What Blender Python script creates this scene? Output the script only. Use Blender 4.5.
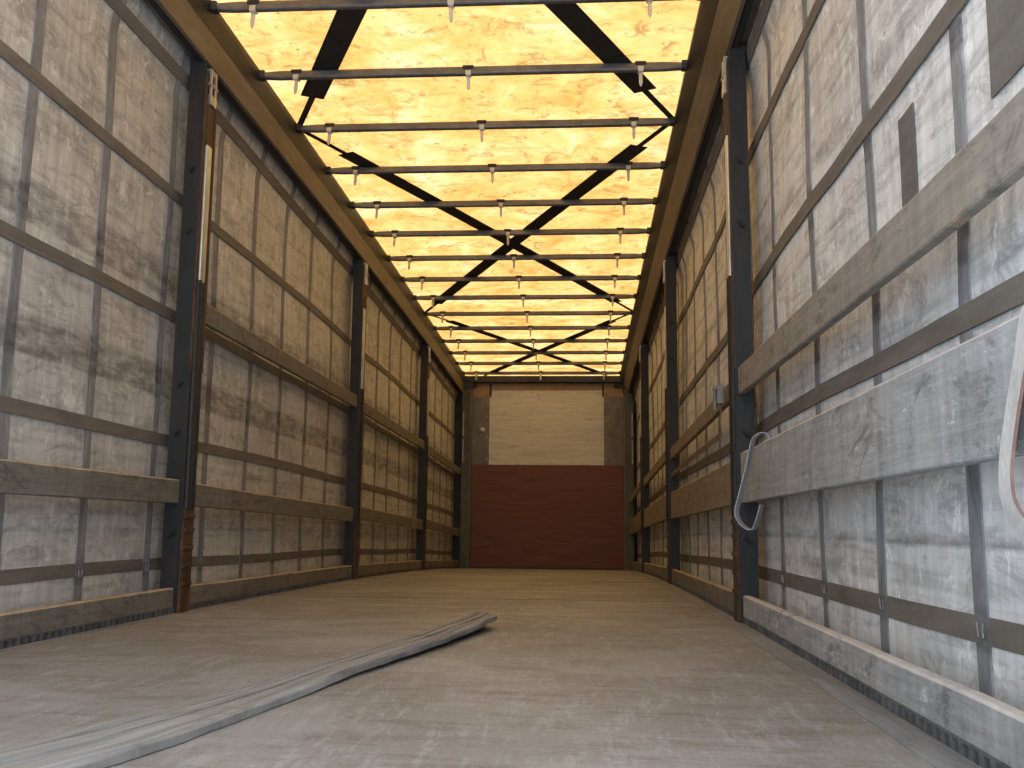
import bpy, bmesh, math, random
from mathutils import Vector, Matrix, noise
random.seed(7)
scene = bpy.context.scene
for o in list(bpy.data.objects): bpy.data.objects.remove(o)

# ---------------------------------------------------------------- camera, world, sun, exposure
CAM_Z = 0.412
YAW, PITCH, ROLL, FPX = 0.072953, 0.139997, -0.009794, 974.15
Rm = Matrix.Rotation(YAW, 3, 'Z') @ Matrix.Rotation(PITCH, 3, 'X') @ Matrix.Rotation(ROLL, 3, 'Y')
cam_data = bpy.data.cameras.new('camera')
cam_data.sensor_width = 36; cam_data.lens = FPX / 1024 * 36
cam_data.clip_start = 0.02; cam_data.clip_end = 200
cam = bpy.data.objects.new('camera', cam_data); scene.collection.objects.link(cam)
right, fwd, up = Rm.col[0], Rm.col[1], Rm.col[2]
M = Matrix((( right[0], up[0], -fwd[0], 0), (right[1], up[1], -fwd[1], 0), (right[2], up[2], -fwd[2], CAM_Z), (0, 0, 0, 1)))
cam.matrix_world = M
scene.camera = cam

world = bpy.data.worlds.new('world'); scene.world = world; world.use_nodes = True
wn = world.node_tree
bg = wn.nodes['Background']; bg.inputs[0].default_value = (0.79, 0.895, 1.0, 1); bg.inputs[1].default_value = 3.6

sun_d = bpy.data.lights.new('sun', 'SUN'); sun_d.energy = 1.9; sun_d.angle = 0.02; sun_d.color = (1, 0.95, 0.86)
sun = bpy.data.objects.new('sun', sun_d); scene.collection.objects.link(sun)
sun.rotation_euler = (math.radians(-22), math.radians(14), 0)      # high sun on the roof sheet
sun.location = (0, 6, 12)

scene.view_settings.view_transform = 'Standard'
scene.view_settings.look = 'None'
scene.view_settings.gamma = 1
scene.view_settings.use_curve_mapping = False
scene.view_settings.exposure = 0.0

# ---------------------------------------------------------------- measures (metres)
K = 0.0017684                                   # the trailer bed is cambered along its length
XL, XR = -1.805, 0.675                          # inner faces of the pillars
XLC, XRC = XL - 0.13, XR + 0.13                 # side curtains
Y0, Y1 = 1.12, 14.62
PY = [4.38, 7.78, 11.18]                        # pillars
ZT = 2.851
def dz(y): return -K * max(0.0, y - 2.0) ** 2
def slope(y): return -2 * K * max(0.0, y - 2.0)

# ---------------------------------------------------------------- mesh helpers
C = scene.collection
class MB:
    def __init__(s): s.bm = bmesh.new()
    def box(s, x0, x1, y0, y1, z0, z1, ny=1, nx=1, bev=0.0, mi=0):
        b = bmesh.new(); vs = {}
        for i in range(ny + 1):
            for k in range(nx + 1):
                for l in (0, 1):
                    vs[i, k, l] = b.verts.new((x0 + (x1 - x0) * k / nx, y0 + (y1 - y0) * i / ny, (z0, z1)[l]))
        for i in range(ny):
            for k in range(nx):
                b.faces.new([vs[i, k, 0], vs[i + 1, k, 0], vs[i + 1, k + 1, 0], vs[i, k + 1, 0]])
                b.faces.new([vs[i, k, 1], vs[i, k + 1, 1], vs[i + 1, k + 1, 1], vs[i + 1, k, 1]])
            b.faces.new([vs[i, 0, 0], vs[i, 0, 1], vs[i + 1, 0, 1], vs[i + 1, 0, 0]])
            b.faces.new([vs[i, nx, 0], vs[i + 1, nx, 0], vs[i + 1, nx, 1], vs[i, nx, 1]])
        for k in range(nx):
            b.faces.new([vs[0, k, 0], vs[0, k + 1, 0], vs[0, k + 1, 1], vs[0, k, 1]])
            b.faces.new([vs[ny, k, 0], vs[ny, k, 1], vs[ny, k + 1, 1], vs[ny, k + 1, 0]])
        bmesh.ops.recalc_face_normals(b, faces=b.faces[:])
        if bev:
            es = [e for e in b.edges if len(e.link_faces) == 2 and e.calc_face_angle(0) > 1.0]
            bmesh.ops.bevel(b, geom=es, offset=bev, segments=2, affect='EDGES', profile=0.5)
        for f in b.faces: f.material_index = mi
        s._merge(b)
    def _merge(s, b):
        me = bpy.data.meshes.new('tmp'); b.to_mesh(me); b.free(); s.bm.from_mesh(me); bpy.data.meshes.remove(me)
    def cyl(s, a, b, r, n=12, r2=None):
        a, b = Vector(a), Vector(b); d = b - a; r2 = r if r2 is None else r2
        q = d.to_track_quat('Z', 'Y').to_matrix(); R0 = []; R1 = []
        for i in range(n):
            t = 2 * math.pi * i / n; v = q @ Vector((math.cos(t), math.sin(t), 0))
            R0.append(s.bm.verts.new(a + v * r)); R1.append(s.bm.verts.new(b + v * r2))
        for i in range(n):
            j = (i + 1) % n; s.bm.faces.new([R0[i], R0[j], R1[j], R1[i]])
        s.bm.faces.new(R0[::-1]); s.bm.faces.new(R1)
    def extrude_y(s, prof, ys, fn=None):
        """closed profile of (x, z) swept along y"""
        rings = []
        for y in ys:
            rings.append([s.bm.verts.new((x, y, z)) for x, z in (fn(prof, y) if fn else prof)])
        n = len(prof)
        for a, b in zip(rings, rings[1:]):
            for i in range(n):
                j = (i + 1) % n; s.bm.faces.new([a[i], a[j], b[j], b[i]])
        s.bm.faces.new(rings[0][::-1]); s.bm.faces.new(rings[-1])
        bmesh.ops.recalc_face_normals(s.bm, faces=s.bm.faces[:])
    def sweep(s, rings):
        """list of equal closed rings of points"""
        R = [[s.bm.verts.new(p) for p in r] for r in rings]; n = len(R[0])
        for a, b in zip(R, R[1:]):
            for i in range(n):
                j = (i + 1) % n; s.bm.faces.new([a[i], a[j], b[j], b[i]])
        s.bm.faces.new(R[0][::-1]); s.bm.faces.new(R[-1])
        bmesh.ops.recalc_face_normals(s.bm, faces=s.bm.faces[:])
    def ribbon(s, pts, wid, th):
        """flat webbing: centre points, width vectors, thickness"""
        rings = []
        for i, (p, w) in enumerate(zip(pts, wid)):
            p = Vector(p); w = Vector(w)
            t = (Vector(pts[min(i + 1, len(pts) - 1)]) - Vector(pts[max(i - 1, 0)])).normalized()
            n = t.cross(w).normalized() * th / 2; w = w / 2
            rings.append([p - w - n, p + w - n, p + w + n, p - w + n])
        s.sweep(rings)
    def build(s, name, mat, parent=None, warp=False, smooth=False, origin=None):
        if warp:
            for v in s.bm.verts: v.co.z += dz(v.co.y)
        if origin is not None:
            for v in s.bm.verts: v.co -= Vector(origin)
        me = bpy.data.meshes.new(name); s.bm.to_mesh(me); s.bm.free()
        for p in me.polygons: p.use_smooth = smooth
        for m in (mat if isinstance(mat, (list, tuple)) else [mat]): me.materials.append(m)
        o = bpy.data.objects.new(name, me); C.objects.link(o)
        if parent: o.parent = parent
        elif origin is not None: o.location = origin
        return o
def catmull(P, n=8):
    P = [Vector(p) for p in P]; Q = [P[0] * 2 - P[1]] + P + [P[-1] * 2 - P[-2]]; out = []
    for i in range(1, len(Q) - 2):
        a, b, c, d = Q[i - 1:i + 3]
        for k in range(n):
            t = k / n
            out.append(0.5 * ((2 * b) + (c - a) * t + (2 * a - 5 * b + 4 * c - d) * t * t + (3 * b - a - 3 * c + d) * t ** 3))
    out.append(P[-1]); return out
def tag(o, label=None, cat=None, group=None, kind=None):
    if label: o['label'] = label
    if cat: o['category'] = cat
    if group: o['group'] = group
    if kind: o['kind'] = kind
    return o
def empty(name, loc, rx=0):
    o = bpy.data.objects.new(name, None); C.objects.link(o); o.location = loc; o.rotation_euler = (rx, 0, 0)
    o.empty_display_size = 0.1
    return o
def copy_tree(o, parent=None):
    c = o.copy(); C.objects.link(c)
    if parent: c.parent = parent
    for ch in list(o.children): copy_tree(ch, c)
    return c

# ---------------------------------------------------------------- materials
class NT:
    def __init__(s, name):
        s.m = bpy.data.materials.new(name); s.m.use_nodes = True; s.t = s.m.node_tree; s.n = s.t.nodes
        s.b = s.n['Principled BSDF']; s.out = s.n['Material Output']
    def new(s, k, **kw):
        n = s.n.new(k)
        for a, v in kw.items(): setattr(n, a, v)
        return n
    def link(s, a, b): s.t.links.new(a, b)
    def math(s, op, a, b=None, c=None, clamp=False):
        n = s.new('ShaderNodeMath', operation=op, use_clamp=clamp)
        for i, v in enumerate((a, b, c)):
            if v is None: continue
            if isinstance(v, (int, float)): n.inputs[i].default_value = v
            else: s.link(v, n.inputs[i])
        return n.outputs[0]
    def coord(s, scale=(1, 1, 1), rnd=False, rot=(0, 0, 0)):
        tc = s.new('ShaderNodeTexCoord'); mp = s.new('ShaderNodeMapping'); mp.inputs['Scale'].default_value = scale
        mp.inputs['Rotation'].default_value = rot
        s.link(tc.outputs['Object'], mp.inputs['Vector'])
        if rnd:
            oi = s.new('ShaderNodeObjectInfo'); mu = s.math('MULTIPLY', oi.outputs['Random'], 57.0)
            cb = s.new('ShaderNodeCombineXYZ')
            for i in range(3): s.link(mu, cb.inputs[i])
            s.link(cb.outputs[0], mp.inputs['Location'])
        return mp.outputs[0]
    def noise(s, scale=(1, 1, 1), detail=4, rough=0.6, rnd=False, dist=0.0, rot=(0, 0, 0)):
        n = s.new('ShaderNodeTexNoise'); n.inputs['Scale'].default_value = 1; n.inputs['Detail'].default_value = detail
        n.inputs['Roughness'].default_value = rough; n.inputs['Distortion'].default_value = dist
        s.link(s.coord(scale, rnd, rot), n.inputs['Vector']); return n.outputs['Fac']
    def ramp(s, fac, stops):
        r = s.new('ShaderNodeValToRGB'); e = r.color_ramp.elements
        while len(e) < len(stops): e.new(0.5)
        for el, (p, c) in zip(e, stops):
            el.position = p; el.color = (*c, 1) if isinstance(c, tuple) else (c, c, c, 1)
        s.link(fac, r.inputs[0]); return r.outputs[0]
    def mix(s, fac, a, b, mode='MIX'):
        n = s.new('ShaderNodeMix', data_type='RGBA', blend_type=mode)
        for sock, v in ((n.inputs[0], fac), (n.inputs[6], a), (n.inputs[7], b)):
            if isinstance(v, (int, float)): sock.default_value = v
            elif isinstance(v, tuple): sock.default_value = (*v, 1)
            else: s.link(v, sock)
        return n.outputs[2]
    def bump(s, h, strength=0.3, dist=0.01):
        b = s.new('ShaderNodeBump'); b.inputs['Strength'].default_value = strength; b.inputs['Distance'].default_value = dist
        s.link(h, b.inputs['Height']); s.link(b.outputs[0], s.b.inputs['Normal'])
    def zc(s):
        """height above the floor with the camber taken out, and y"""
        tc = s.new('ShaderNodeTexCoord'); sp = s.new('ShaderNodeSeparateXYZ'); s.link(tc.outputs['Object'], sp.inputs[0])
        t = s.math('MAXIMUM', s.math('SUBTRACT', sp.outputs[1], 2.0), 0.0)
        return s.math('ADD', sp.outputs[2], s.math('MULTIPLY', s.math('MULTIPLY', t, t), K)), sp.outputs[1], sp.outputs[0]
    def fin(s, col, rough=0.7, metal=0.0, spec=0.5):
        if isinstance(col, tuple): s.b.inputs['Base Color'].default_value = (*col, 1)
        else: s.link(col, s.b.inputs['Base Color'])
        if isinstance(rough, (int, float)): s.b.inputs['Roughness'].default_value = rough
        else: s.link(rough, s.b.inputs['Roughness'])
        s.b.inputs['Metallic'].default_value = metal
        s.b.inputs['Specular IOR Level'].default_value = spec
        return s.m

def weathered(name, dark, base, light, scale=(3, 3, 3), fine=(30, 30, 30), stain=(0.02, 0.02, 0.02), stain_amt=0.5,
              rough=0.75, metal=0.0, bump=0.2, rnd=True, spec=0.4):
    t = NT(name)
    a = t.noise(scale, 6, 0.65, rnd, 0.4); f = t.noise(fine, 4, 0.6, rnd)
    col = t.ramp(a, [(0.3, dark), (0.5, base), (0.72, light)])
    col = t.mix(0.35, col, t.ramp(f, [(0.3, dark), (0.6, light)]))
    st = t.ramp(t.noise(tuple(v * 0.6 for v in scale), 5, 0.7, rnd, 1.2), [(0.5, 0.0), (0.68, 1.0)])
    col = t.mix(t.math('MULTIPLY', st, stain_amt), col, stain)
    t.bump(f, bump, 0.004)
    return t.fin(col, rough, metal, spec)

def smudge(t, z, y, zlo, zhi, seed, soft=0.012):
    """mask of a rubbed dirty band between two heights, broken up along the length"""
    n = t.noise((1, 5 + seed * .3, 22), 4, 0.6, rot=(0, 0, 0))
    a = t.math('DIVIDE', t.math('SUBTRACT', z, zlo), soft, clamp=True)
    b = t.math('DIVIDE', t.math('SUBTRACT', zhi, z), soft * 2.5, clamp=True)
    m = t.math('MULTIPLY', a, b)
    g = t.math('MULTIPLY_ADD', n, 3.2, -0.95, clamp=True)
    return t.math('MULTIPLY', m, g)

def curtain_mat(name, lo, mid, hi, bands, amt=0.75):
    t = NT(name); z, y, x = t.zc()
    big = t.noise((1, 1.2, 1.6), 5, 0.6, dist=0.6)
    col = t.ramp(big, [(0.3, lo), (0.5, mid), (0.7, hi)])
    # fine vertical rain streaks and cloth grain
    streak = t.noise((1, 22, 1.4), 4, 0.7)
    col = t.mix(0.45, col, t.ramp(streak, [(0.34, lo), (0.62, hi)]))
    scr = t.noise((1, 2.2, 30), 3, 0.6)
    col = t.mix(t.math('MULTIPLY', t.ramp(scr, [(0.52, 0.0), (0.68, 1.0)]), 0.35), col, tuple(c * 0.45 for c in lo))
    blot = t.noise((1, 4, 9), 7, 0.82, dist=0.7)
    col = t.mix(t.math('MULTIPLY', t.ramp(blot, [(0.50, 0.0), (0.60, 1.0)]), 0.5), col, tuple(c * 0.5 for c in lo))
    pale = t.noise((1, 14, 9), 7, 0.8, dist=0.5)
    col = t.mix(t.math('MULTIPLY', t.ramp(pale, [(0.55, 0.0), (0.63, 1.0)]), 0.5), col, tuple(min(1, c * 1.35) for c in hi))
    for i, (a, b, k) in enumerate(bands):
        col = t.mix(t.math('MULTIPLY', smudge(t, z, y, a, b, i), k * amt), col, (0.055, 0.045, 0.045))
    t.bump(t.noise((1, 6, 3), 5, 0.6, dist=0.6), 0.15, 0.01)
    return t.fin(col, 0.62, 0, 0.35)

curtain_bands_l = [(1.585, 1.60, 0.9), (1.435, 1.445, 0.7), (1.115, 1.13, 0.8), (1.43, 1.60, 0.8), (0.97, 1.13, 0.9), (0.36, 0.385, 1.0), (0.66, 0.70, 0.5), (2.05, 2.09, 0.4), (1.27, 1.32, 0.4), (0.42, 0.48, 0.5), (2.24, 2.28, 0.4)]
curtain_bands_r = [(1.62, 1.70, 0.6), (1.35, 1.40, 0.5), (0.36, 0.40, 0.9), (1.80, 1.84, 0.6), (0.90, 0.94, 0.5), (0.26, 0.32, 0.4), (1.98, 2.03, 0.5)]
M_CUR_L = curtain_mat('grey_tarpaulin', (0.30, 0.29, 0.275), (0.46, 0.45, 0.43), (0.60, 0.59, 0.57), curtain_bands_l)
M_CUR_R = curtain_mat('pale_grey_tarpaulin', (0.37, 0.372, 0.375), (0.57, 0.573, 0.578), (0.74, 0.742, 0.745), curtain_bands_r)

def band_mat(name, dark, light):
    t = NT(name); a = t.noise((1, 3, 18), 5, 0.65, dist=0.5); f = t.noise((40, 120, 40), 2, 0.5)
    col = t.ramp(a, [(0.35, dark), (0.65, light)])
    t.bump(f, 0.25, 0.003)
    return t.fin(t.mix(0.3, col, t.ramp(f, [(0.3, dark), (0.7, light)])), 0.8, 0, 0.2)
M_BAND = band_mat('brown_grey_webbing', (0.11, 0.095, 0.082), (0.18, 0.16, 0.14))
def vstrap_mat():
    t = NT('faded_blue_grey_webbing'); z, y, x = t.zc()
    a = t.noise((1, 16, 5), 5, 0.7, dist=0.6)
    col = t.ramp(a, [(0.3, (0.13, 0.13, 0.135)), (0.55, (0.21, 0.212, 0.22)), (0.75, (0.33, 0.335, 0.345))])
    for i, (b0, b1) in enumerate([(1.42, 1.60), (0.95, 1.15), (0.15, 0.27)]):
        col = t.mix(t.math('MULTIPLY', smudge(t, z, y, b0, b1, i, 0.02), 0.7), col, (0.04, 0.04, 0.045))
    return t.fin(col, 0.8, 0, 0.2)
M_VSTRAP = vstrap_mat()

def wood_board(name, dark, base, light, edge):
    """weathered plank running along local y; worn pale arrises"""
    t = NT(name)
    g = t.noise((14, 1.6, 46), 7, 0.8, True, 0.5); b = t.noise((3, 2.6, 7), 7, 0.78, True, 0.8)
    v = t.noise((3, 24, 3), 5, 0.65, True, 0.3)
    col = t.ramp(g, [(0.3, dark), (0.5, base), (0.7, light)])
    col = t.mix(0.4, col, t.ramp(b, [(0.35, dark), (0.65, light)]))
    col = t.mix(0.25, col, t.ramp(v, [(0.35, dark), (0.65, light)]))
    pt = t.ramp(t.noise((2, 4, 10), 8, 0.8, True, 0.6), [(0.58, 0.0), (0.64, 1.0)])
    col = t.mix(t.math('MULTIPLY', pt, 0.6), col, edge)
    dk = t.ramp(t.noise((2, 3.4, 8), 8, 0.82, True, 0.7), [(0.53, 0.0), (0.62, 1.0)])
    col = t.mix(t.math('MULTIPLY', dk, 0.6), col, tuple(c * 0.5 for c in dark))
    t.bump(g, 0.45, 0.004)
    return t.fin(col, 0.78, 0, 0.3)
M_BOARD = wood_board('weathered_plank', (0.075, 0.068, 0.058), (0.14, 0.128, 0.112), (0.23, 0.215, 0.195), (0.27, 0.215, 0.15))
M_BOARD_EDGE = wood_board('worn_bare_wood', (0.22, 0.16, 0.10), (0.36, 0.27, 0.18), (0.48, 0.39, 0.28), (0.5, 0.4, 0.3))
M_BOARD_R = wood_board('grey_painted_plank', (0.13, 0.132, 0.133), (0.26, 0.262, 0.265), (0.43, 0.435, 0.44), (0.62, 0.64, 0.66))
M_BOARD_O = wood_board('brown_worn_plank', (0.10, 0.075, 0.052), (0.18, 0.142, 0.104), (0.28, 0.23, 0.18), (0.34, 0.23, 0.13))
M_BOARD_G = wood_board('grey_plank_with_wear_and_warm_light', (0.12, 0.11, 0.095), (0.21, 0.185, 0.155), (0.32, 0.29, 0.25), (0.48, 0.27, 0.10))  # orange patches: worn wood plus warm roof light painted into the colour
M_BOARD_REDGE = wood_board('pale_plank_edge', (0.30, 0.28, 0.27), (0.42, 0.40, 0.39), (0.52, 0.50, 0.49), (0.55, 0.53, 0.52))

M_STEEL_DK = weathered('dark_blue_grey_steel', (0.007, 0.007, 0.008), (0.013, 0.013, 0.014), (0.026, 0.026, 0.026), (8, 8, 2), (60, 60, 12), (0.05, 0.028, 0.015), 0.4, 0.6, 0.05)
M_RUST = weathered('rusty_brown_steel', (0.018, 0.011, 0.008), (0.045, 0.026, 0.016), (0.10, 0.055, 0.03), (14, 14, 5), (80, 80, 30), (0.2, 0.09, 0.035), 0.5, 0.75, 0.1, 0.5)
M_ZINC = weathered('bright_worn_steel', (0.20, 0.20, 0.19), (0.42, 0.42, 0.40), (0.62, 0.61, 0.58), (10, 10, 2), (70, 70, 10), (0.15, 0.10, 0.06), 0.4, 0.38, 0.6)
M_RAIL = weathered('dirty_brown_aluminium', (0.075, 0.053, 0.035), (0.13, 0.10, 0.07), (0.19, 0.15, 0.11), (4, 0.8, 4), (30, 6, 30), (0.03, 0.025, 0.02), 0.4, 0.55, 0.15, 0.1, rnd=False)
M_RAIL_DK = weathered('shaded_rail_lip', (0.012, 0.010, 0.009), (0.024, 0.020, 0.017), (0.045, 0.036, 0.03), (4, 0.8, 4), (30, 6, 30), (0.015, 0.012, 0.01), 0.4, 0.55, 0.15, 0.1, rnd=False)  # darker copy of the rail colour, painting in the lip's shade
M_BLACK = weathered('black_rubber_and_gap_shade', (0.008, 0.008, 0.01), (0.015, 0.015, 0.017), (0.03, 0.03, 0.03), rough=0.8, bump=0.1)  # bow saddles, and the shade painted into slots and rail gap
M_BOW = weathered('dull_grey_steel_tube', (0.06, 0.058, 0.06), (0.11, 0.105, 0.105), (0.18, 0.17, 0.165), (3, 6, 6), (20, 60, 60), (0.05, 0.03, 0.02), 0.4, 0.45, 0.4)
M_BRACE = weathered('black_steel_strip', (0.008, 0.007, 0.006), (0.018, 0.015, 0.013), (0.035, 0.03, 0.025), rough=0.7, bump=0.1)
M_POST = weathered('grey_green_post_steel', (0.05, 0.052, 0.042), (0.09, 0.092, 0.075), (0.14, 0.14, 0.12), (8, 8, 2), (50, 50, 12), (0.03, 0.025, 0.02), 0.5, 0.6, 0.2)
M_EDGE = weathered('grey_floor_steel', (0.12, 0.125, 0.13), (0.2, 0.21, 0.22), (0.34, 0.35, 0.37), (8, 1.5, 8), (60, 9, 60), (0.07, 0.06, 0.05), 0.5, 0.5, 0.3, rnd=False)
M_TEETH = weathered('dirty_slotted_steel', (0.03, 0.03, 0.03), (0.07, 0.07, 0.072), (0.13, 0.13, 0.135), (8, 8, 8), (60, 60, 60), rough=0.7, rnd=False)
M_WEB = weathered('off_white_webbing', (0.28, 0.27, 0.265), (0.42, 0.41, 0.40), (0.54, 0.53, 0.52), (10, 10, 6), (160, 160, 60), (0.25, 0.2, 0.16), 0.3, 0.85, 0.0, 0.4)
M_WEB_G = weathered('grey_webbing', (0.17, 0.17, 0.18), (0.27, 0.27, 0.28), (0.38, 0.38, 0.40), (14, 14, 8), (160, 160, 60), (0.1, 0.09, 0.08), 0.3, 0.85, 0.0, 0.4)
M_STRIPE = weathered('red_brown_stripe', (0.12, 0.06, 0.045), (0.19, 0.10, 0.08), (0.26, 0.15, 0.12), rough=0.85)
M_WEB_B = weathered('brown_webbing', (0.07, 0.05, 0.035), (0.13, 0.09, 0.06), (0.2, 0.14, 0.09), rough=0.85)
M_CLIP = NT('milky_plastic'); M_CLIP.b.inputs['Transmission Weight'].default_value = 0.25
M_CLIP = M_CLIP.fin((0.62, 0.57, 0.50), 0.45)
M_PATCH = band_mat('brown_grey_patch', (0.10, 0.092, 0.085), (0.15, 0.14, 0.13))
M_SEAM = weathered('floor_seam_dirt', (0.02, 0.017, 0.014), (0.03, 0.026, 0.02), (0.05, 0.04, 0.03), rough=0.9)

def floor_mat():
    t = NT('scuffed_floor_plywood'); z, y, x = t.zc()
    big = t.noise((1.3, 0.7, 1), 5, 0.6, dist=0.6)
    col = t.ramp(big, [(0.3, (0.145, 0.136, 0.122)), (0.5, (0.200, 0.193, 0.180)), (0.7, (0.262, 0.256, 0.246))])
    a = t.noise((26, 4.5, 1), 8, 0.85, dist=0.4, rot=(0, 0, 0.9))
    col = t.mix(t.math('MULTIPLY', t.ramp(a, [(0.52, 0.0), (0.57, 1.0)]), 0.4), col, (0.39, 0.395, 0.40))
    b = t.noise((3.2, 12, 1), 8, 0.82, dist=0.5, rot=(0, 0, 0.15))
    col = t.mix(t.math('MULTIPLY', t.ramp(b, [(0.5, 0.0), (0.58, 1.0)]), 0.5), col, (0.10, 0.078, 0.062))
    wear = t.noise((1.1, 1.5, 1), 5, 0.65, dist=1.0)
    col = t.mix(t.math('MULTIPLY', t.ramp(wear, [(0.50, 0.0), (0.57, 1.0)]), 0.34), col, (0.33, 0.332, 0.34))
    spots = t.noise((7, 7, 1), 3, 0.5)
    col = t.mix(t.math('MULTIPLY', t.ramp(spots, [(0.70, 0.0), (0.74, 1.0)]), 0.7), col, (0.05, 0.04, 0.03))
    f = t.noise((90, 60, 1), 3, 0.6)
    col = t.mix(0.2, col, t.ramp(f, [(0.3, (0.1, 0.09, 0.08)), (0.7, (0.34, 0.31, 0.29))]))
    t.bump(a, 0.2, 0.004)
    return t.fin(col, t.ramp(wear, [(0.3, 0.62), (0.7, 0.48)]), 0, 0.35)
M_FLOOR = floor_mat()

def roof_mat():
    t = NT('translucent_yellowed_roof_sheet')
    a = t.noise((2.2, 2.4, 1), 6, 0.7, dist=0.6)
    col = t.ramp(a, [(0.32, (0.42, 0.19, 0.04)), (0.44, (0.54, 0.275, 0.075)), (0.55, (0.60, 0.335, 0.115)), (0.66, (0.66, 0.42, 0.20))])
    st = t.noise((6, 6, 1), 8, 0.82, dist=0.8)
    col = t.mix(t.math('MULTIPLY', t.ramp(st, [(0.53, 0.0), (0.61, 1.0)]), 0.75), col, (0.22, 0.11, 0.03))
    sk = t.noise((2.0, 9, 1), 7, 0.75, dist=0.8)
    col = t.mix(t.math('MULTIPLY', t.ramp(sk, [(0.53, 0.0), (0.64, 1.0)]), 0.45), col, (0.26, 0.14, 0.04))
    sp = t.noise((15, 15, 1), 4, 0.65)
    col = t.mix(t.math('MULTIPLY', t.ramp(sp, [(0.64, 0.0), (0.69, 1.0)]), 0.7), col, (0.12, 0.07, 0.03))
    tr = t.new('ShaderNodeBsdfTranslucent'); df = t.new('ShaderNodeBsdfDiffuse'); mx = t.new('ShaderNodeMixShader')
    t.link(col, tr.inputs[0]); t.link(t.mix(0.3, col, (0.5, 0.4, 0.25)), df.inputs[0]); mx.inputs[0].default_value = 0.25
    t.link(tr.outputs[0], mx.inputs[1]); t.link(df.outputs[0], mx.inputs[2]); t.link(mx.outputs[0], t.out.inputs[0])
    return t.m
M_ROOF = roof_mat()

def red_mat():
    t = NT('red_brown_plywood'); a = t.noise((2, 2, 22), 5, 0.7, dist=0.4); s2 = t.noise((9, 9, 26), 5, 0.7)
    col = t.ramp(a, [(0.3, (0.125, 0.052, 0.046)), (0.6, (0.175, 0.076, 0.066)), (0.8, (0.22, 0.105, 0.09))])
    col = t.mix(t.math('MULTIPLY', t.ramp(s2, [(0.62, 0.0), (0.72, 1.0)]), 0.35), col, (0.30, 0.19, 0.15))
    return t.fin(col, 0.7, 0, 0.3)
def ply_mat(name, c1, c2, c3):
    t = NT(name); a = t.noise((2.0, 2, 16), 6, 0.7, dist=0.5); kn = t.noise((5, 5, 9), 4, 0.6, dist=0.6)
    col = t.ramp(a, [(0.3, c1), (0.5, c2), (0.7, c3)])
    col = t.mix(t.math('MULTIPLY', t.ramp(kn, [(0.62, 0.0), (0.7, 1.0)]), 0.55), col, tuple(c * 0.42 for c in c1))
    return t.fin(col, 0.7, 0, 0.3)
M_RED = red_mat()  # faded
M_PLY = ply_mat('pale_bare_plywood', (0.46, 0.45, 0.41), (0.58, 0.57, 0.52), (0.67, 0.66, 0.61))
M_PLYTOP = ply_mat('orange_brown_plywood', (0.26, 0.16, 0.09), (0.36, 0.24, 0.14), (0.44, 0.31, 0.19))
M_PLATE = weathered('grey_cover_plate', (0.10, 0.095, 0.085), (0.16, 0.155, 0.145), (0.23, 0.225, 0.21), (6, 6, 4), (60, 60, 30), (0.06, 0.05, 0.04), 0.5, 0.6)
M_HEAD = weathered('dark_header_steel', (0.015, 0.016, 0.022), (0.03, 0.03, 0.038), (0.05, 0.05, 0.055), rough=0.6, metal=0.2)

# ---------------------------------------------------------------- setting: floor
def yr(a, b, n): return [a + (b - a) * i / n for i in range(n + 1)]
m = MB(); m.box(-1.79, 0.605, Y0, Y1, -0.04, 0.0, ny=60)
floor = m.build('floor', M_FLOOR, warp=True); tag(floor, kind='structure')
for (ya, yb) in ((5.58, 5.583), (8.03, 8.034), (10.5, 10.504), (12.95, 12.955)):
    m = MB(); m.box(-1.79, 0.605, ya, yb, -0.006, 0.0012, nx=6); o = m.build('panel_seam', M_SEAM, floor, warp=True)
# steel edge strips and perforated side raves
for side, (xa, xb, xc) in (('left', (-1.79, XL - 0.008, -2.0)), ('right', (0.605, XR + 0.008, 0.87))):
    s = -1 if side == 'left' else 1
    m = MB()
    m.box(min(xa, xb), max(xa, xb), Y0, Y1, -0.04, 0.002, ny=60)
    if s > 0: m.box(0.603, 0.609, Y0, Y1, -0.03, 0.0035, ny=60)
    m.box(min(xb, xc), max(xb, xc), Y0, Y1, -0.16, -0.030, ny=60)
    tr = m.build('trim_%d' % (3 if s < 0 else 4), M_EDGE, warp=True); tag(tr, kind='structure')
    m = MB(); y = Y0 + 0.02
    while y < Y1 - 0.06:                        # the upstanding teeth between the lashing slots
        m.box(min(xb, xb + s * 0.022), max(xb, xb + s * 0.022), y, y + 0.021, -0.032, 0.024)
        y += 0.0465
    m.box(min(xb, xb + s * 0.05), max(xb, xb + s * 0.05), Y0, Y1, 0.024, 0.030, ny=60)
    m.build('slotted_edge', M_TEETH, tr, warp=True)
    m = MB(); m.box(min(xb + s * .024, xb + s * .05), max(xb + s * .024, xb + s * .05), Y0, Y1, -0.032, 0.0235, ny=60)
    m.build('slot_shade_strip', M_BLACK, tr, warp=True)  # black backing strip that paints the shade inside the slots

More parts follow.
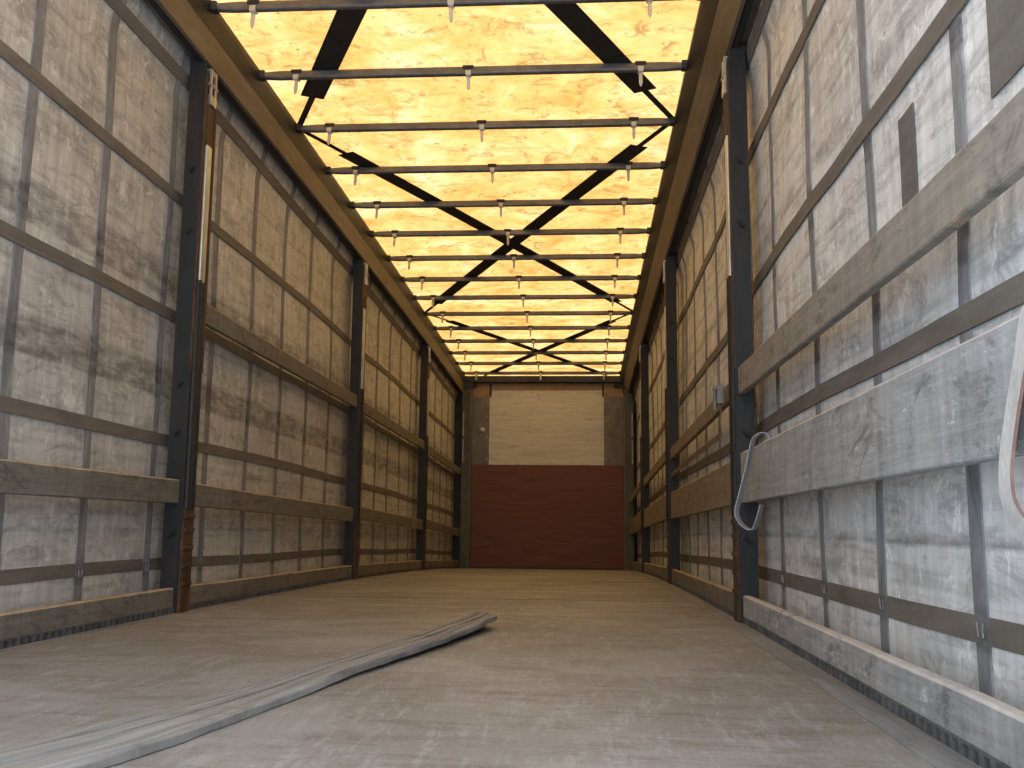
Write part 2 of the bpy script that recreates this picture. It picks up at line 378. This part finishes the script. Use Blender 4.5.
# ---------------------------------------------------------------- setting: side curtains
def billow(y, z, s):
    w = noise.noise(Vector((s * 5.3, y * 0.9, z * 1.1))) * 0.012 + noise.noise(Vector((s * 9.1, y * 2.6, z * 1.6))) * 0.006
    w += noise.noise(Vector((s * 2.1, y * 7, z * 2.2))) * 0.0025
    t = min(1, max(0, (z - 2.42) / 0.2)); t = t * t * (3 - 2 * t)      # the top edge hangs close behind the rail
    return w * min(1, max(0, (2.62 - z) / 0.3)) + 0.042 * t
def curtain(name, X, s, mat):
    ny, nz = 270, 62; z0, z1 = -0.06, 2.68
    bm = bmesh.new(); V = []
    for i in range(ny + 1):
        y = Y0 + (Y1 + 0.1 - Y0) * i / ny; row = []
        for k in range(nz + 1):
            z = z0 + (z1 - z0) * k / nz
            row.append(bm.verts.new((X - s * billow(y, z, s), y, z)))
        V.append(row)
    for i in range(ny):
        for k in range(nz):
            f = [V[i][k], V[i + 1][k], V[i + 1][k + 1], V[i][k + 1]]
            bm.faces.new(f if s < 0 else f[::-1])
    q = MB(); q.bm.free(); q.bm = bm
    o = q.build(name, mat, warp=True, smooth=True)
    sol = o.modifiers.new('thickness', 'SOLIDIFY'); sol.thickness = 0.003; sol.offset = -1
    return tag(o, kind='structure')
def strip(X, s, path, w, off, name, mat, parent, horiz):
    """webbing sewn to the curtain, following its folds; path = list of (y, z)"""
    m = MB(); rings = []
    for (y, z) in path:
        if horiz: pr = [(y, z - w / 2), (y, z + w / 2)]
        else: pr = [(y - w / 2, z), (y + w / 2, z)]
        (ya, za), (yb, zb) = pr
        xa = X - s * (billow(ya, za, s) + off); xb = X - s * (billow(yb, zb, s) + off)
        rings.append([Vector((xa, ya, za)), Vector((xb, yb, zb)), Vector((xb + s * 0.006, yb, zb)), Vector((xa + s * 0.006, ya, za))])
    m.sweep(rings)
    return m.build(name, mat, parent, warp=True)
wl = curtain('wall_left', XLC, -1, M_CUR_L)
wr = curtain('wall_right', XRC, 1, M_CUR_R)
lz = [0.21, 0.785, 1.365, 1.945, 2.51]
for z in lz: strip(XLC, -1, [(y, z + 0.006 * math.sin(y * 1.7 + z * 5)) for y in yr(Y0, Y1, 270)], 0.052, 0.0025 if z < 0.3 else 0.009, 'reinforcement_band', M_BAND, wl, True)
rz0 = [0.205, 0.845, 1.53, 2.155, 2.56]; 
for i, z in enumerate(rz0):
    zz = lambda y: (z + (0.0 if y < 4.5 else [0, -0.0, -0.075, -0.03, 0.0][i] * min(1, (y - 4.5) / 1.0))) + 0.006 * math.sin(y * 1.3 + z * 4)
    strip(XRC, 1, [(y, zz(y)) for y in yr(Y0, Y1, 270)], 0.056, 0.0025 if z < 0.3 else 0.009, 'reinforcement_band', M_BAND, wr, True)
def vstraps(X, s, ys, parent):
    for j, y in enumerate(ys):
        lean = random.uniform(-0.03, 0.03)
        pth = [(y + lean * (z - 1.2) / 2.4 + 0.008 * math.sin(z * 2.3 + j), z) for z in yr(-0.04, 2.64, 62)]
        st = strip(X, s, pth, 0.062, 0.0045, 'webbing_strap', M_VSTRAP, parent, False)
        if y < 4.5:                             # stitched crimps where it crosses the low band
            m = MB()
            for d in (-0.011, 0.011):
                yy = y + lean * (0.2 - 1.2) / 2.4 + 0.008 * math.sin(0.46 + j) + d
                xx = X - s * (billow(yy, 0.2, s) + 0.006)
                m.sweep([[Vector((xx, yy + a, 0.205 + b)), Vector((xx - s * 0.002, yy + a, 0.205 + b)), Vector((xx - s * 0.002, yy + a + 0.004, 0.205 + b)), Vector((xx, yy + a + 0.004, 0.205 + b))]
                         for a, b in ((0.004 * (1 if d > 0 else -1), 0.012), (0, -0.006), (-0.003, -0.016))])
            m.build('crimp', M_ZINC, st, warp=True)
vstraps(XLC, -1, [1.9, 2.5, 3.12, 3.67, 4.28, 4.88, 5.47, 6.05, 6.64, 7.25, 7.87, 8.44, 8.99, 9.56, 10.17, 10.8, 11.4, 12.0, 12.6, 13.2, 13.8, 14.35], wl)
vstraps(XRC, 1, [1.45, 2.07, 2.71, 3.36, 4.02, 4.62, 5.2, 5.8, 6.35, 6.93, 7.5, 8.1, 8.7, 9.3, 9.9, 10.5, 11.1, 11.7, 12.3, 12.9, 13.5, 14.1], wr)
# dull repair patches welded on the right-hand curtain
def patch(X, s, y0, y1, z0, z1, parent, top_skew=0.0):
    bm = bmesh.new(); n = 8; V = []
    for i in range(n + 1):
        for k in range(n + 1):
            y = y0 + (y1 - y0) * i / n; z = z0 + (z1 - z0) * k / n; y += top_skew * k / n
            V.append(bm.verts.new((X - s * (billow(y, z, s) + 0.004), y, z)))
    for i in range(n):
        for k in range(n):
            a = i * (n + 1) + k; bm.faces.new([V[a], V[a + n + 1], V[a + n + 2], V[a + 1]])
    q = MB(); q.bm.free(); q.bm = bm
    o = q.build('repair_patch', M_PATCH, parent, warp=True); sm = o.modifiers.new('t', 'SOLIDIFY'); sm.thickness = 0.002; sm.offset = 0
    return o
patch(XRC, 1, 1.25, 1.895, 1.25, 1.62, wr, 0.0)
patch(XRC, 1, 2.335, 2.45, 1.12, 1.44, wr, 0.0)

# ---------------------------------------------------------------- setting: roof sheet, side rails, header, front bulkhead
def roof():
    nx, ny = 48, 380; bm = bmesh.new(); V = []
    for i in range(ny + 1):
        y = 1.02 + (Y1 + 0.05 - 1.02) * i / ny; row = []
        ph = ((y - 4.245) / 0.71) % 1.0
        for k in range(nx + 1):
            x = -1.96 + (0.84 + 1.96) * k / nx
            e = min(1, min(x + 1.80, 0.60 - x) / 0.3) if -1.80 < x < 0.6 else 0
            z = 2.868 + max(0, e) * (0.012 * math.sin(math.pi * ph) + 0.006 * noise.noise(Vector((x * 2.5, y * 4, 1))))
            row.append(bm.verts.new((x, y, z)))
        V.append(row)
    for i in range(ny):
        for k in range(nx): bm.faces.new([V[i][k], V[i][k + 1], V[i + 1][k + 1], V[i + 1][k]])
    q = MB(); q.bm.free(); q.bm = bm
    return tag(q.build('ceiling', M_ROOF, warp=True, smooth=True), kind='structure')
ceiling = roof()

def rail(name, s):
    X = (XL if s < 0 else XR)
    xi = -1.768 if s < 0 else 0.558
    w = s                                        # outward direction
    if s < 0: f = lambda a: xi - a               # a = distance outward from the lip
    else: f = lambda a: xi + a
    ys = yr(1.05, Y1 + 0.02, 60)
    wide = abs(X - xi)
    m = MB()                                     # whole extrusion
    m.extrude_y([(f(0.0), 2.862), (f(0.0), 2.838), (f(wide * .55), 2.745), (f(wide * .45), 2.735), (f(wide - 0.004), 2.605),
                 (f(wide + 0.012), 2.60), (f(wide + 0.015), 2.63), (f(wide + 0.16), 2.63), (f(wide + 0.16), 2.862)], ys)
    r = m.build(name, M_RAIL, warp=True); tag(r, kind='structure')
    m = MB(); m.extrude_y([(f(-0.003), 2.864), (f(-0.003), 2.834), (f(wide * .55 - 0.003), 2.741), (f(wide * .55 + .01), 2.75), (f(0.03), 2.852), (f(0.03), 2.864)], ys)
    m.build('roof_lip', M_RAIL_DK, r, warp=True)
    m = MB(); m.extrude_y([(f(wide + 0.018), 2.632), (f(wide + 0.018), 2.598), (f(wide + 0.045), 2.598), (f(wide + 0.045), 2.632)], ys)  # black strip painting the shade of the roller track gap
    m.build('roller_track_gap_shade', M_BLACK, r, warp=True)
    return r
rail('trim_1', -1); rail('trim_2', 1)

# front bulkhead
m = MB(); m.box(-2.0, 0.87, 14.62, 14.68, -0.15, 2.88, nx=4)
wb = m.build('wall_back', M_HEAD, warp=True); tag(wb, kind='structure')
m = MB(); m.box(-1.66, 0.645, 14.575, 14.62, 0.0, 1.53, nx=4, bev=0.004); m.build('lower_panel', M_RED, wb, warp=True)['label'] = 'red-brown painted lower plywood panel'
m = MB(); m.box(-1.405, 0.32, 14.60, 14.62, 1.53, 2.655, nx=4, bev=0.002); m.build('upper_panel', M_PLY, wb, warp=True)['label'] = 'pale bare upper plywood panel'
m = MB(); m.box(-1.735, 0.652, 14.605, 14.62, 2.56, 2.766, nx=4); m.build('top_panel', M_PLYTOP, wb, warp=True)['label'] = 'orange-brown plywood strip along the top'
for (a, b) in ((-1.735, -1.405), (0.32, 0.652)):
    m = MB(); m.box(a, b, 14.597, 14.62, 1.53, 2.56, bev=0.002)
    pl = m.build('side_plate', M_PLATE, wb, warp=True); pl['label'] = 'grey metal side plate'
    m = MB()
    for zz in (1.62, 1.95, 2.25, 2.5):
        for xx in (a + 0.03, b - 0.03): m.cyl((xx, 14.597, zz), (xx, 14.589, zz), 0.010, 10)
    m.build('rivets', M_ZINC, pl, warp=True)
m = MB(); m.cyl((-1.50, 14.597, 2.06), (-1.50, 14.57, 2.06), 0.035, 16); m.cyl((-1.50, 14.57, 2.06), (-1.50, 14.555, 2.02), 0.018, 12)
m.build('wall_knob', M_ZINC, wb, warp=True)
for (a, b) in ((-1.405, -1.375), (0.295, 0.32)):
    m = MB(); m.box(a, b, 14.590, 14.62, 2.56, 2.76); m.build('joint_strip', M_HEAD, wb, warp=True)
m = MB(); m.box(-1.81, 0.68, 14.50, 14.62, 2.765, 2.862, nx=4, bev=0.006)
m.box(-1.81, -1.60, 14.54, 14.62, 2.70, 2.77, bev=0.004); m.box(0.47, 0.68, 14.54, 14.62, 2.70, 2.77, bev=0.004)
hd = m.build('trim_5', M_HEAD, warp=True); tag(hd, kind='structure')
m = MB(); m.box(-1.66, 0.645, 14.56, 14.60, 0.0, 0.018, nx=4); tag(m.build('baseboard_back', M_HEAD, warp=True), kind='structure')

# ---------------------------------------------------------------- front corner posts
def corner_post(s, label):
    X = -1.735 if s < 0 else 0.685
    r = empty('corner_post', (X, 14.53, dz(14.53)))
    tag(r, label, 'post', 'front corner posts')
    m = MB(); m.box(-0.075, 0.075, -0.04, 0.04, 0.0, 2.70, bev=0.006); m.build('post', M_POST, r)
    m = MB(); e = -s * 0.060; m.box(min(e, e - s * .012), max(e, e - s * .012), -0.048, -0.040, 0.0, 2.55); m.build('edge_flange', M_PLATE, r)
    m = MB(); e = s * 0.05
    for z in (1.95, 1.55): m.cyl((e, -0.052, z), (e, -0.052, z + 0.35), 0.010, 10)
    m.build('lock_rod', M_ZINC, r)
    m = MB(); m.box(-0.085, 0.085, -0.045, 0.045, 2.66, 2.762, bev=0.004); m.build('head_bracket', M_HEAD, r)
corner_post(-1, 'grey-green steel corner post left of the red panel at the far end')
corner_post(1, 'grey-green steel corner post right of the red panel at the far end')

# ---------------------------------------------------------------- side pillars (sliding curtain posts)
def make_pillar(s):
    """s = -1 left wall, +1 right wall; local x points outward with sign s, inner face at x = 0"""
    r = empty('side_pillar', (0, 0, 0))
    def bx(m, a, b, y0, y1, z0, z1, bev=0.0):
        m.box(min(s * a, s * b), max(s * a, s * b), y0, y1, z0, z1, bev=bev)
    m = MB()                                      # C-section body
    bx(m, 0.000, 0.078, -0.070, -0.062, 0.0, 2.62); bx(m, 0.000, 0.078, 0.062, 0.070, 0.0, 2.62)
    bx(m, 0.030, 0.038, -0.062, 0.062, 0.0, 2.62); bx(m, 0.070, 0.078, -0.062, 0.062, 0.0, 2.62)
    bx(m, -0.006, 0.0, -0.070, -0.046, 0.40, 2.56, 0.001); bx(m, -0.006, 0.0, 0.046, 0.070, 0.40, 2.56, 0.001)
    m.build('channel', M_STEEL_DK, r)
    m = MB(); bx(m, -0.009, -0.0005, -0.073, -0.052, 1.10, 2.52, 0.001); bx(m, -0.009, -0.0005, 0.052, 0.073, 1.10, 2.52, 0.001)
    o = m.build('edge_strip', M_RUST, r); o['label'] = 'rust-brown edge strips'
    m = MB(); bx(m, -0.014, 0.028, -0.032, 0.030, 1.52, 2.20, 0.008)
    for z in (1.62, 2.12): m.cyl((s * -0.016, 0.0, z), (s * -0.010, 0.0, z), 0.009, 10)
    o = m.build('sliding_sleeve', M_ZINC, r); o['label'] = 'bright worn steel sleeve'
    m = MB(); bx(m, -0.010, 0.028, -0.040, 0.038, 2.20, 2.40, 0.004); m.build('upper_tube', M_RUST, r)
    m = MB()
    for yy in (-0.024, 0.022): m.cyl((0, yy, 0.46), (0, yy, 1.53), 0.019, 14)
    m.build('lock_tube', M_STEEL_DK, r)
    m = MB(); bx(m, -0.020, 0.020, -0.035, 0.035, 2.40, 2.45, 0.003); bx(m, -0.018, -0.006, -0.036, -0.020, 2.42, 2.58, 0.002)
    bx(m, -0.018, -0.006, 0.018, 0.034, 2.42, 2.58, 0.002); bx(m, -0.012, 0.02, -0.030, 0.030, 2.555, 2.585, 0.003)
    m.cyl((s * -0.012, -0.045, 2.50), (s * -0.012, 0.045, 2.50), 0.010, 10)
    o = m.build('top_latch', M_ZINC, r); o['label'] = 'pale steel roller latch'
    m = MB(); bx(m, -0.012, 0.03, -0.060, 0.058, 0.0, 0.47, 0.004)
    for z in (0.12, 0.20, 0.28, 0.36, 0.42): bx(m, -0.018, -0.010, -0.055, 0.053, z, z + 0.018, 0.002)
    o = m.build('pillar_foot', M_RUST, r); o['label'] = 'rusty brown lower casing'
    m = MB()
    for z in (0.34, 0.80, 1.02, 1.75, 2.05):
        m.cyl((s * 0.045, -0.070, z), (s * 0.045, -0.084, z), 0.010, 10); m.cyl((s * 0.045, -0.084, z), (s * 0.02, -0.090, z + 0.02), 0.006, 8)
    m.build('hook', M_STEEL_DK, r)
    return r
ords = ['nearest', 'second', 'third']
for s, X, side in ((-1, XL, 'left'), (1, XR, 'right')):
    proto = make_pillar(s)
    for i, y in enumerate(PY):
        r = proto if i == 0 else copy_tree(proto)
        r.location = (X, y, dz(y))
        tag(r, {0: 'dark steel side pillar with bright sleeve, %s wall, nearest the camera' % side,
                1: 'dark steel side pillar on the %s wall, second from the camera' % side,
                2: 'dark steel side pillar on the %s wall, third and furthest back' % side}[i], 'pillar', 'curtain-side pillars on the %s wall' % side)

# ---------------------------------------------------------------- side boards in their pockets
def make_board(L, h, th, s, face, edge, sockets=True):
    """board along local y, centred; inner face at x = 0, body outward; edge = material of worn top arris"""
    r = empty('side_board', (0, 0, 0))
    m = MB(); n = 40
    def ring(y, k):
        c = 0.0035 * noise.noise(Vector((k, y * 2.1, L))); e = 0.0025 * noise.noise(Vector((k + 3, y * 5, h)))
        a = 0.004
        P = [(c, a), (c + a, 0), (th - a + c, 0), (th + c, a), (th + c, h - a + e), (th - a + c, h + e), (c + a * 1.2, h + e), (c, h - a * 1.5 + e)]
        return [Vector((s * x, y, z)) for x, z in P]
    ys = yr(-L / 2, L / 2, n)
    m.sweep([ring(y, h * 7) for y in ys])
    for f in m.bm.faces:
        f.normal_update()
        if f.normal.z > 0.35: f.material_index = 1
    m.build('plank', [face, edge], r)
    return r
bay_txt = ['bay nearest the camera', 'second bay from camera', 'third bay from camera', 'last bay by the far end']
bays = [(1.16, 4.30), (4.47, 7.69), (7.87, 11.09), (11.27, 14.48)]
def place_boards(s, X, side, lvl, z_of, h_of, th, mats, idx):
    for i in idx:
        a, b = bays[i]; L = b - a; yc = (a + b) / 2; h = h_of(i); fm, em = mats(i)
        zc = z_of(i); za, zb = zc
        r = make_board(L, h, th, s, fm, em)
        sl = slope(yc) + (zb - za) / L
        zmid = (za + zb) / 2 + (dz(a) + dz(b)) / 2
        r.location = (X, yc, zmid); r.rotation_euler = (math.atan(sl), 0, 0)
        tone = {'M_BOARD': 'weathered grey-brown'}.get('x', '')
        tag(r, '%s %s board, %s wall, %s' % (lvl[1](i), lvl[0], side, bay_txt[i]), 'board', 'side boards of the %s wall' % side)
G = lambda i: (M_BOARD, M_BOARD_EDGE)
place_boards(-1, XL - 0.012, 'left', ('bottom', lambda i: 'dark weathered wooden'), lambda i: (0.026, 0.026), lambda i: 0.088, 0.027, G, range(4))
place_boards(-1, XL - 0.012, 'left', ('middle', lambda i: 'grey worn wooden'), lambda i: (0.492, 0.485) if i == 0 else (0.478, 0.455), lambda i: 0.108, 0.027, G, range(4))
place_boards(-1, XL - 0.012, 'left', ('upper', lambda i: 'brown worn wooden'), lambda i: (1.355, 1.365), lambda i: 0.100, 0.027, lambda i: (M_BOARD, M_BOARD_EDGE), range(1, 4))
place_boards(1, XR + 0.010, 'right', ('bottom', lambda i: 'thick grey pale-edged' if i == 0 else 'brown wooden'), lambda i: (0.026, 0.026), lambda i: 0.092, 0.032,
             lambda i: (M_BOARD_R, M_BOARD_REDGE) if i == 0 else (M_BOARD, M_BOARD_EDGE), range(4))
place_boards(1, XR + 0.010, 'right', ('middle', lambda i: 'wide scraped grey' if i == 0 else 'wide brown wooden'), lambda i: (0.53, 0.508) if i == 0 else (0.507, 0.499), lambda i: 0.218 if i == 0 else 0.205, 0.03,
             lambda i: (M_BOARD_R, M_BOARD_REDGE) if i == 0 else (M_BOARD_O, M_BOARD_EDGE), range(4))
place_boards(1, XR + 0.010, 'right', ('upper', lambda i: 'grey to orange, worn and warm-lit' if i == 0 else 'narrow tan wooden'), lambda i: (0.970, 0.982) if i == 0 else (0.995, 0.96), lambda i: 0.122 if i == 0 else 0.09, 0.03,
             lambda i: (M_BOARD_G if i == 0 else M_BOARD_O, M_BOARD_EDGE), range(4))

# ---------------------------------------------------------------- roof bows with hanging clips
def make_bow():
    r = empty('roof_bow', (0, 0, 0))
    xa, xb = -1.766, 0.556
    m = MB(); rings = []; n = 10
    for i in range(41):
        x = xa + (xb - xa) * i / 40
        hh, ww = 0.048, 0.036
        e = min(i, 40 - i)
        if e == 0: hh, ww = 0.030, 0.042
        elif e == 1: hh, ww = 0.040, 0.040
        rr = 0.012; R = []
        for cy, cz, a0 in ((ww / 2 - rr, hh / 2 - rr, 0), (-ww / 2 + rr, hh / 2 - rr, 90), (-ww / 2 + rr, -hh / 2 + rr, 180), (ww / 2 - rr, -hh / 2 + rr, 270)):
            for k in range(4):
                t = math.radians(a0 + 30 * k); R.append(Vector((x, cy + rr * math.cos(t), cz + rr * math.sin(t))))
        rings.append(R)
    m.sweep(rings); m.build('tube', M_BOW, r, smooth=False)
    for x in (-1.56, -0.615, 0.31):
        m = MB(); m.box(x - 0.030, x + 0.030, -0.021, 0.021, 0.004, 0.0275, bev=0.004)
        sd = m.build('saddle', M_BLACK, r)
        m = MB(); tw = random.uniform(-0.15, 0.15)
        rg = []
        for z, w, t in ((0.0, 0.030, 0.038), (-0.018, 0.030, 0.040), (-0.028, 0.026, 0.034), (-0.033, 0.018, 0.008), (-0.060, 0.019, 0.006), (-0.088, 0.019, 0.006), (-0.106, 0.006, 0.004)):
            c, sn = math.cos(tw), math.sin(tw); dx = -z * tw * 0.8
            rg.append([Vector((x + dx + a * w / 2 * c - b * t / 2 * sn, a * w / 2 * sn + b * t / 2 * c, z - 0.002)) for a, b in ((-1, -1), (1, -1), (1, 1), (-1, 1))])
        m.sweep(rg); m.build('hanging_clip', M_CLIP, sd)
    for x, sg in ((xa, 1), (xb, -1)):
        m = MB(); m.box(min(x, x + sg * 0.03), max(x, x + sg * 0.03), -0.026, 0.026, -0.020, 0.0255, bev=0.004); m.build('end_bracket', M_HEAD, r)
    return r
bow0 = make_bow(); words = ['first', 'second', 'third', 'fourth', 'fifth', 'sixth', 'seventh', 'eighth', 'ninth', 'tenth', 'eleventh', 'twelfth', 'thirteenth', 'fourteenth', 'fifteenth']
bow_y = [4.245 + 0.708 * i for i in range(15)]
for i, y in enumerate(bow_y):
    b = bow0 if i == 0 else copy_tree(bow0)
    b.location = (0, y, 2.836 + dz(y)); b.rotation_euler = (math.atan(slope(y)), 0, 0)
    tag(b, '%s grey roof bow back from the top edge of the picture' % words[i], 'roof bow', 'roof bows crossing the roof')
for i, y in enumerate((1.41, 2.12, 2.83, 3.54)):      # the same roof carried on towards the open rear, above the frame
    b = copy_tree(bow0); b.location = (0, y, 2.836 + dz(y))
    tag(b, '%s grey roof bow from the open rear end, above the picture' % words[i], 'roof bow', 'roof bows crossing the roof')

# ---------------------------------------------------------------- diagonal roof braces
def brace(p, q, label, ca=0.42, cb=0.42, w=0.125, z0=0.0):
    p, q = Vector(p), Vector(q); d = q - p; L = d.length; u = d / L; nrm = Vector((-u.y, u.x))
    mid = (p + q) / 2; O = Vector((mid.x, mid.y, ZT + 0.010 + dz(mid.y) + z0))
    r = empty('roof_brace', O); tag(r, label, 'brace', 'diagonal braces under the roof sheet')
    def bar(t0, t1, w, th, name, zo=0.0):
        n = max(2, int((t1 - t0) / 0.25)); rings = []
        for i in range(n + 1):
            t = t0 + (t1 - t0) * i / n; c = p + u * t; z = ZT + 0.010 + dz(c.y) + z0 + zo
            a = c + nrm * w / 2; b = c - nrm * w / 2
            rings.append([Vector((a.x, a.y, z)), Vector((b.x, b.y, z)), Vector((b.x, b.y, z + th)), Vector((a.x, a.y, z + th))])
        m = MB(); m.sweep(rings)
        for v in m.bm.verts: v.co -= O
        return m.build(name, M_BRACE, r)
    bar(ca, L - cb, w, 0.004, 'flat_strip')
    if ca: bar(0.0, ca + 0.06, 0.036, 0.004, 'end_link', -0.002)
    if cb: bar(L - cb - 0.06, L, 0.036, 0.004, 'end_link', -0.002)
    for t in (ca, L - cb):
        pass
NL, NR = -1.757, 0.545
brace((NR, 0.95), (NL, 5.67), 'near black roof brace running down to the left rail by the third roof bow', 0.4, 0.43, 0.135, 0.001)
brace((NL, 0.95), (NR, 5.67), 'near black roof brace running down to the right rail by the third roof bow', 0.4, 0.43, 0.135, -0.004)
brace((NL, 5.75), (NR, 10.62), 'black roof brace of the middle cross, from the near left to the far right', 0.42, 0.42, 0.125, 0.001)
brace((NR, 5.70), (NL, 10.62), 'black roof brace of the middle cross, from the near right to the far left', 0.42, 0.42, 0.125, -0.004)
brace((NL, 10.70), (0.36, 14.48), 'black roof brace of the last cross, near left to far right', 0.42, 0.3, 0.115, 0.001)
brace((NR, 10.70), (-1.48, 14.48), 'black roof brace of the last cross, near right to far left', 0.42, 0.3, 0.115, -0.004)

# ---------------------------------------------------------------- the long warped plank on the floor
def floor_plank():
    st = [  # left x, y, right x, y, lift
        (-1.235, 1.12, -1.02, 1.06, 0.002), (-0.995, 1.66, -0.80, 1.60, 0.002), (-0.885, 1.98, -0.715, 1.95, 0.002),
        (-0.80, 2.27, -0.655, 2.30, 0.003), (-0.72, 2.62, -0.60, 2.62, 0.009), (-0.645, 2.98, -0.525, 2.95, 0.012),
        (-0.565, 3.38, -0.445, 3.32, 0.016), (-0.485, 3.80, -0.375, 3.70, 0.024), (-0.43, 4.08, -0.335, 3.90, 0.034)]
    Lp = catmull([(a, b, h) for a, b, c, d, h in st], 8); Rp = catmull([(c, d, h) for a, b, c, d, h in st], 8)
    prof = [(0.0, 0), (0.02, 1), (0.24, 1), (0.26, .4), (0.29, .4), (0.31, 1), (0.55, 1), (0.57, .4), (0.60, .4), (0.62, 1.0), (0.97, 1), (1.0, 0.7), (1.0, 0)]
    rings = []; th = 0.020; N = len(Lp)
    for i, (a, b) in enumerate(zip(Lp, Rp)):
        R = []
        for k, (u, h) in enumerate(prof):
            c = a.lerp(b, u); f = i / (N - 1)
            j = 0.004 * noise.noise(Vector((k * 3.1, i * 0.35, 2))) * (1 if 0 < u < 1 else 1.6)
            R.append(Vector((c.x + j, c.y, c.z + h * th + (0.003 * noise.noise(Vector((k, i * 0.2, 7))) if h else 0) + 0.006 * math.sin(u * math.pi) * (1 - f))))
        rings.append(R)
    m = MB(); m.sweep(rings); m.bm.verts.ensure_lookup_table()
    lay = m.bm.verts.layers.float_vector.new('grain')
    for i in range(N):
        for k, (u, h) in enumerate(prof): m.bm.verts[i * len(prof) + k][lay] = (u, i / (N - 1), 0)
    t = NT('weathered_grey_plank_wood')
    at = t.new('ShaderNodeAttribute'); at.attribute_name = 'grain'; mp = t.new('ShaderNodeMapping'); mp.inputs['Scale'].default_value = (9, 4, 1); t.link(at.outputs['Vector'], mp.inputs['Vector'])
    gn = t.new('ShaderNodeTexNoise'); gn.inputs['Scale'].default_value = 1; gn.inputs['Detail'].default_value = 8; gn.inputs['Roughness'].default_value = 0.75; t.link(mp.outputs[0], gn.inputs['Vector'])
    g = gn.outputs['Fac']; b2 = t.noise((5, 3, 5), 5, 0.7, dist=1.0)
    col = t.ramp(g, [(0.3, (0.11, 0.10, 0.09)), (0.48, (0.20, 0.19, 0.18)), (0.68, (0.33, 0.32, 0.31))])
    col = t.mix(t.math('MULTIPLY', t.ramp(b2, [(0.55, 0.0), (0.65, 1.0)]), 0.5), col, (0.12, 0.10, 0.08))
    t.bump(g, 0.6, 0.004)
    mt = t.fin(col, 0.75, 0, 0.3)
    o = m.build('floor_plank', mt, warp=True, origin=(-0.80, 2.3, 0.0))
    tag(o, 'long narrow weathered grey plank lying diagonally on the floor, far tip lifted', 'plank')
floor_plank()

# ---------------------------------------------------------------- straps hanging on the right wall
def strap_thing(name, pts, wvec, th, mat, label, cat='strap', n=8):
    P = catmull(pts, n); org = Vector(pts[0]); W = []
    for i in range(len(P)):
        W.append(wvec(i / (len(P) - 1)) if callable(wvec) else Vector(wvec))
    r = empty(name, org); tag(r, label, cat)
    m = MB(); m.ribbon([p - org for p in P], W, th); m.build('webbing', mat, r)
    return r, P, W, org
# white strap, over the wide board at the right edge of the picture
xo = XR + 0.012
pts = [(xo + 0.05, 1.495, 0.62), (xo + 0.044, 1.495, 0.72), (xo + 0.018, 1.493, 0.763), (xo - 0.012, 1.495, 0.742), (xo - 0.016, 1.53, 0.66), (xo - 0.018, 1.57, 0.575),
       (xo - 0.022, 1.59, 0.50), (xo - 0.02, 1.59, 0.45), (xo - 0.012, 1.565, 0.41), (xo - 0.002, 1.51, 0.365), (xo + 0.01, 1.42, 0.315), (xo + 0.03, 1.30, 0.28)]
def wv(t): 
    a = min(1, max(0, (t - 0.62) / 0.3)) * 0.95
    return Vector((0.004, 0.056 * math.cos(a), -0.056 * math.sin(a)))
r, P, W, org = strap_thing('lashing_strap', pts, wv, 0.004, M_WEB, 'long off-white lashing strap hung over the wide grey board at the right edge')
m = MB(); m.ribbon([p - org - w * 0.5 for p, w in zip(P, W)], [w * 0.035 for w in W], 0.0048); m.build('edge_stripe', M_STRIPE, r)
# short grey loop beside the nearest right pillar
pts = [(0.738, 3.84, 0.66), (0.735, 3.84, 0.735), (0.706, 3.84, 0.762), (0.668, 3.84, 0.742), (0.650, 3.83, 0.69), (0.630, 3.82, 0.61), (0.605, 3.82, 0.52), (0.590, 3.82, 0.46), (0.597, 3.82, 0.425), (0.622, 3.82, 0.397),
       (0.650, 3.82, 0.39), (0.668, 3.83, 0.42), (0.690, 3.84, 0.485)]
strap_thing('lashing_strap', pts, (0.020, 0.030, 0.0), 0.004, M_WEB_G, 'short grey strap looped over the wide board beside the nearest right pillar')
# brown strap with a ratchet, slung under the upper board in the second bay on the right
pts = [(0.655, 4.66, 1.00), (0.652, 4.655, 0.93), (0.655, 4.66, 0.862), (0.660, 4.72, 0.846), (0.672, 5.2, 0.846), (0.678, 6.2, 0.845), (0.682, 7.0, 0.838), (0.684, 7.66, 0.832)]
pts = [(x, y, z + dz(y)) for x, y, z in pts]
r, P, W, org = strap_thing('ratchet_strap', pts, lambda t: Vector((0.0, 0.02, 0.012)) if t < 0.36 else Vector((-0.002, 0, 0.028)), 0.004, M_WEB_B, 'brown strap with steel ratchet slung along the right wall behind the nearest pillar', 'strap')
m = MB(); m.box(-0.020, 0.012, -0.03, 0.03, -0.015, 0.075, bev=0.004)
m.cyl((-0.030, 0.0, 0.02), (0.014, 0.0, 0.02), 0.014, 14); m.cyl((-0.024, -0.035, 0.06), (-0.024, 0.035, 0.06), 0.009, 12)
m.box(-0.034, -0.024, -0.020, 0.020, -0.05, 0.06, bev=0.003)
m.build('ratchet', M_PLATE, r)
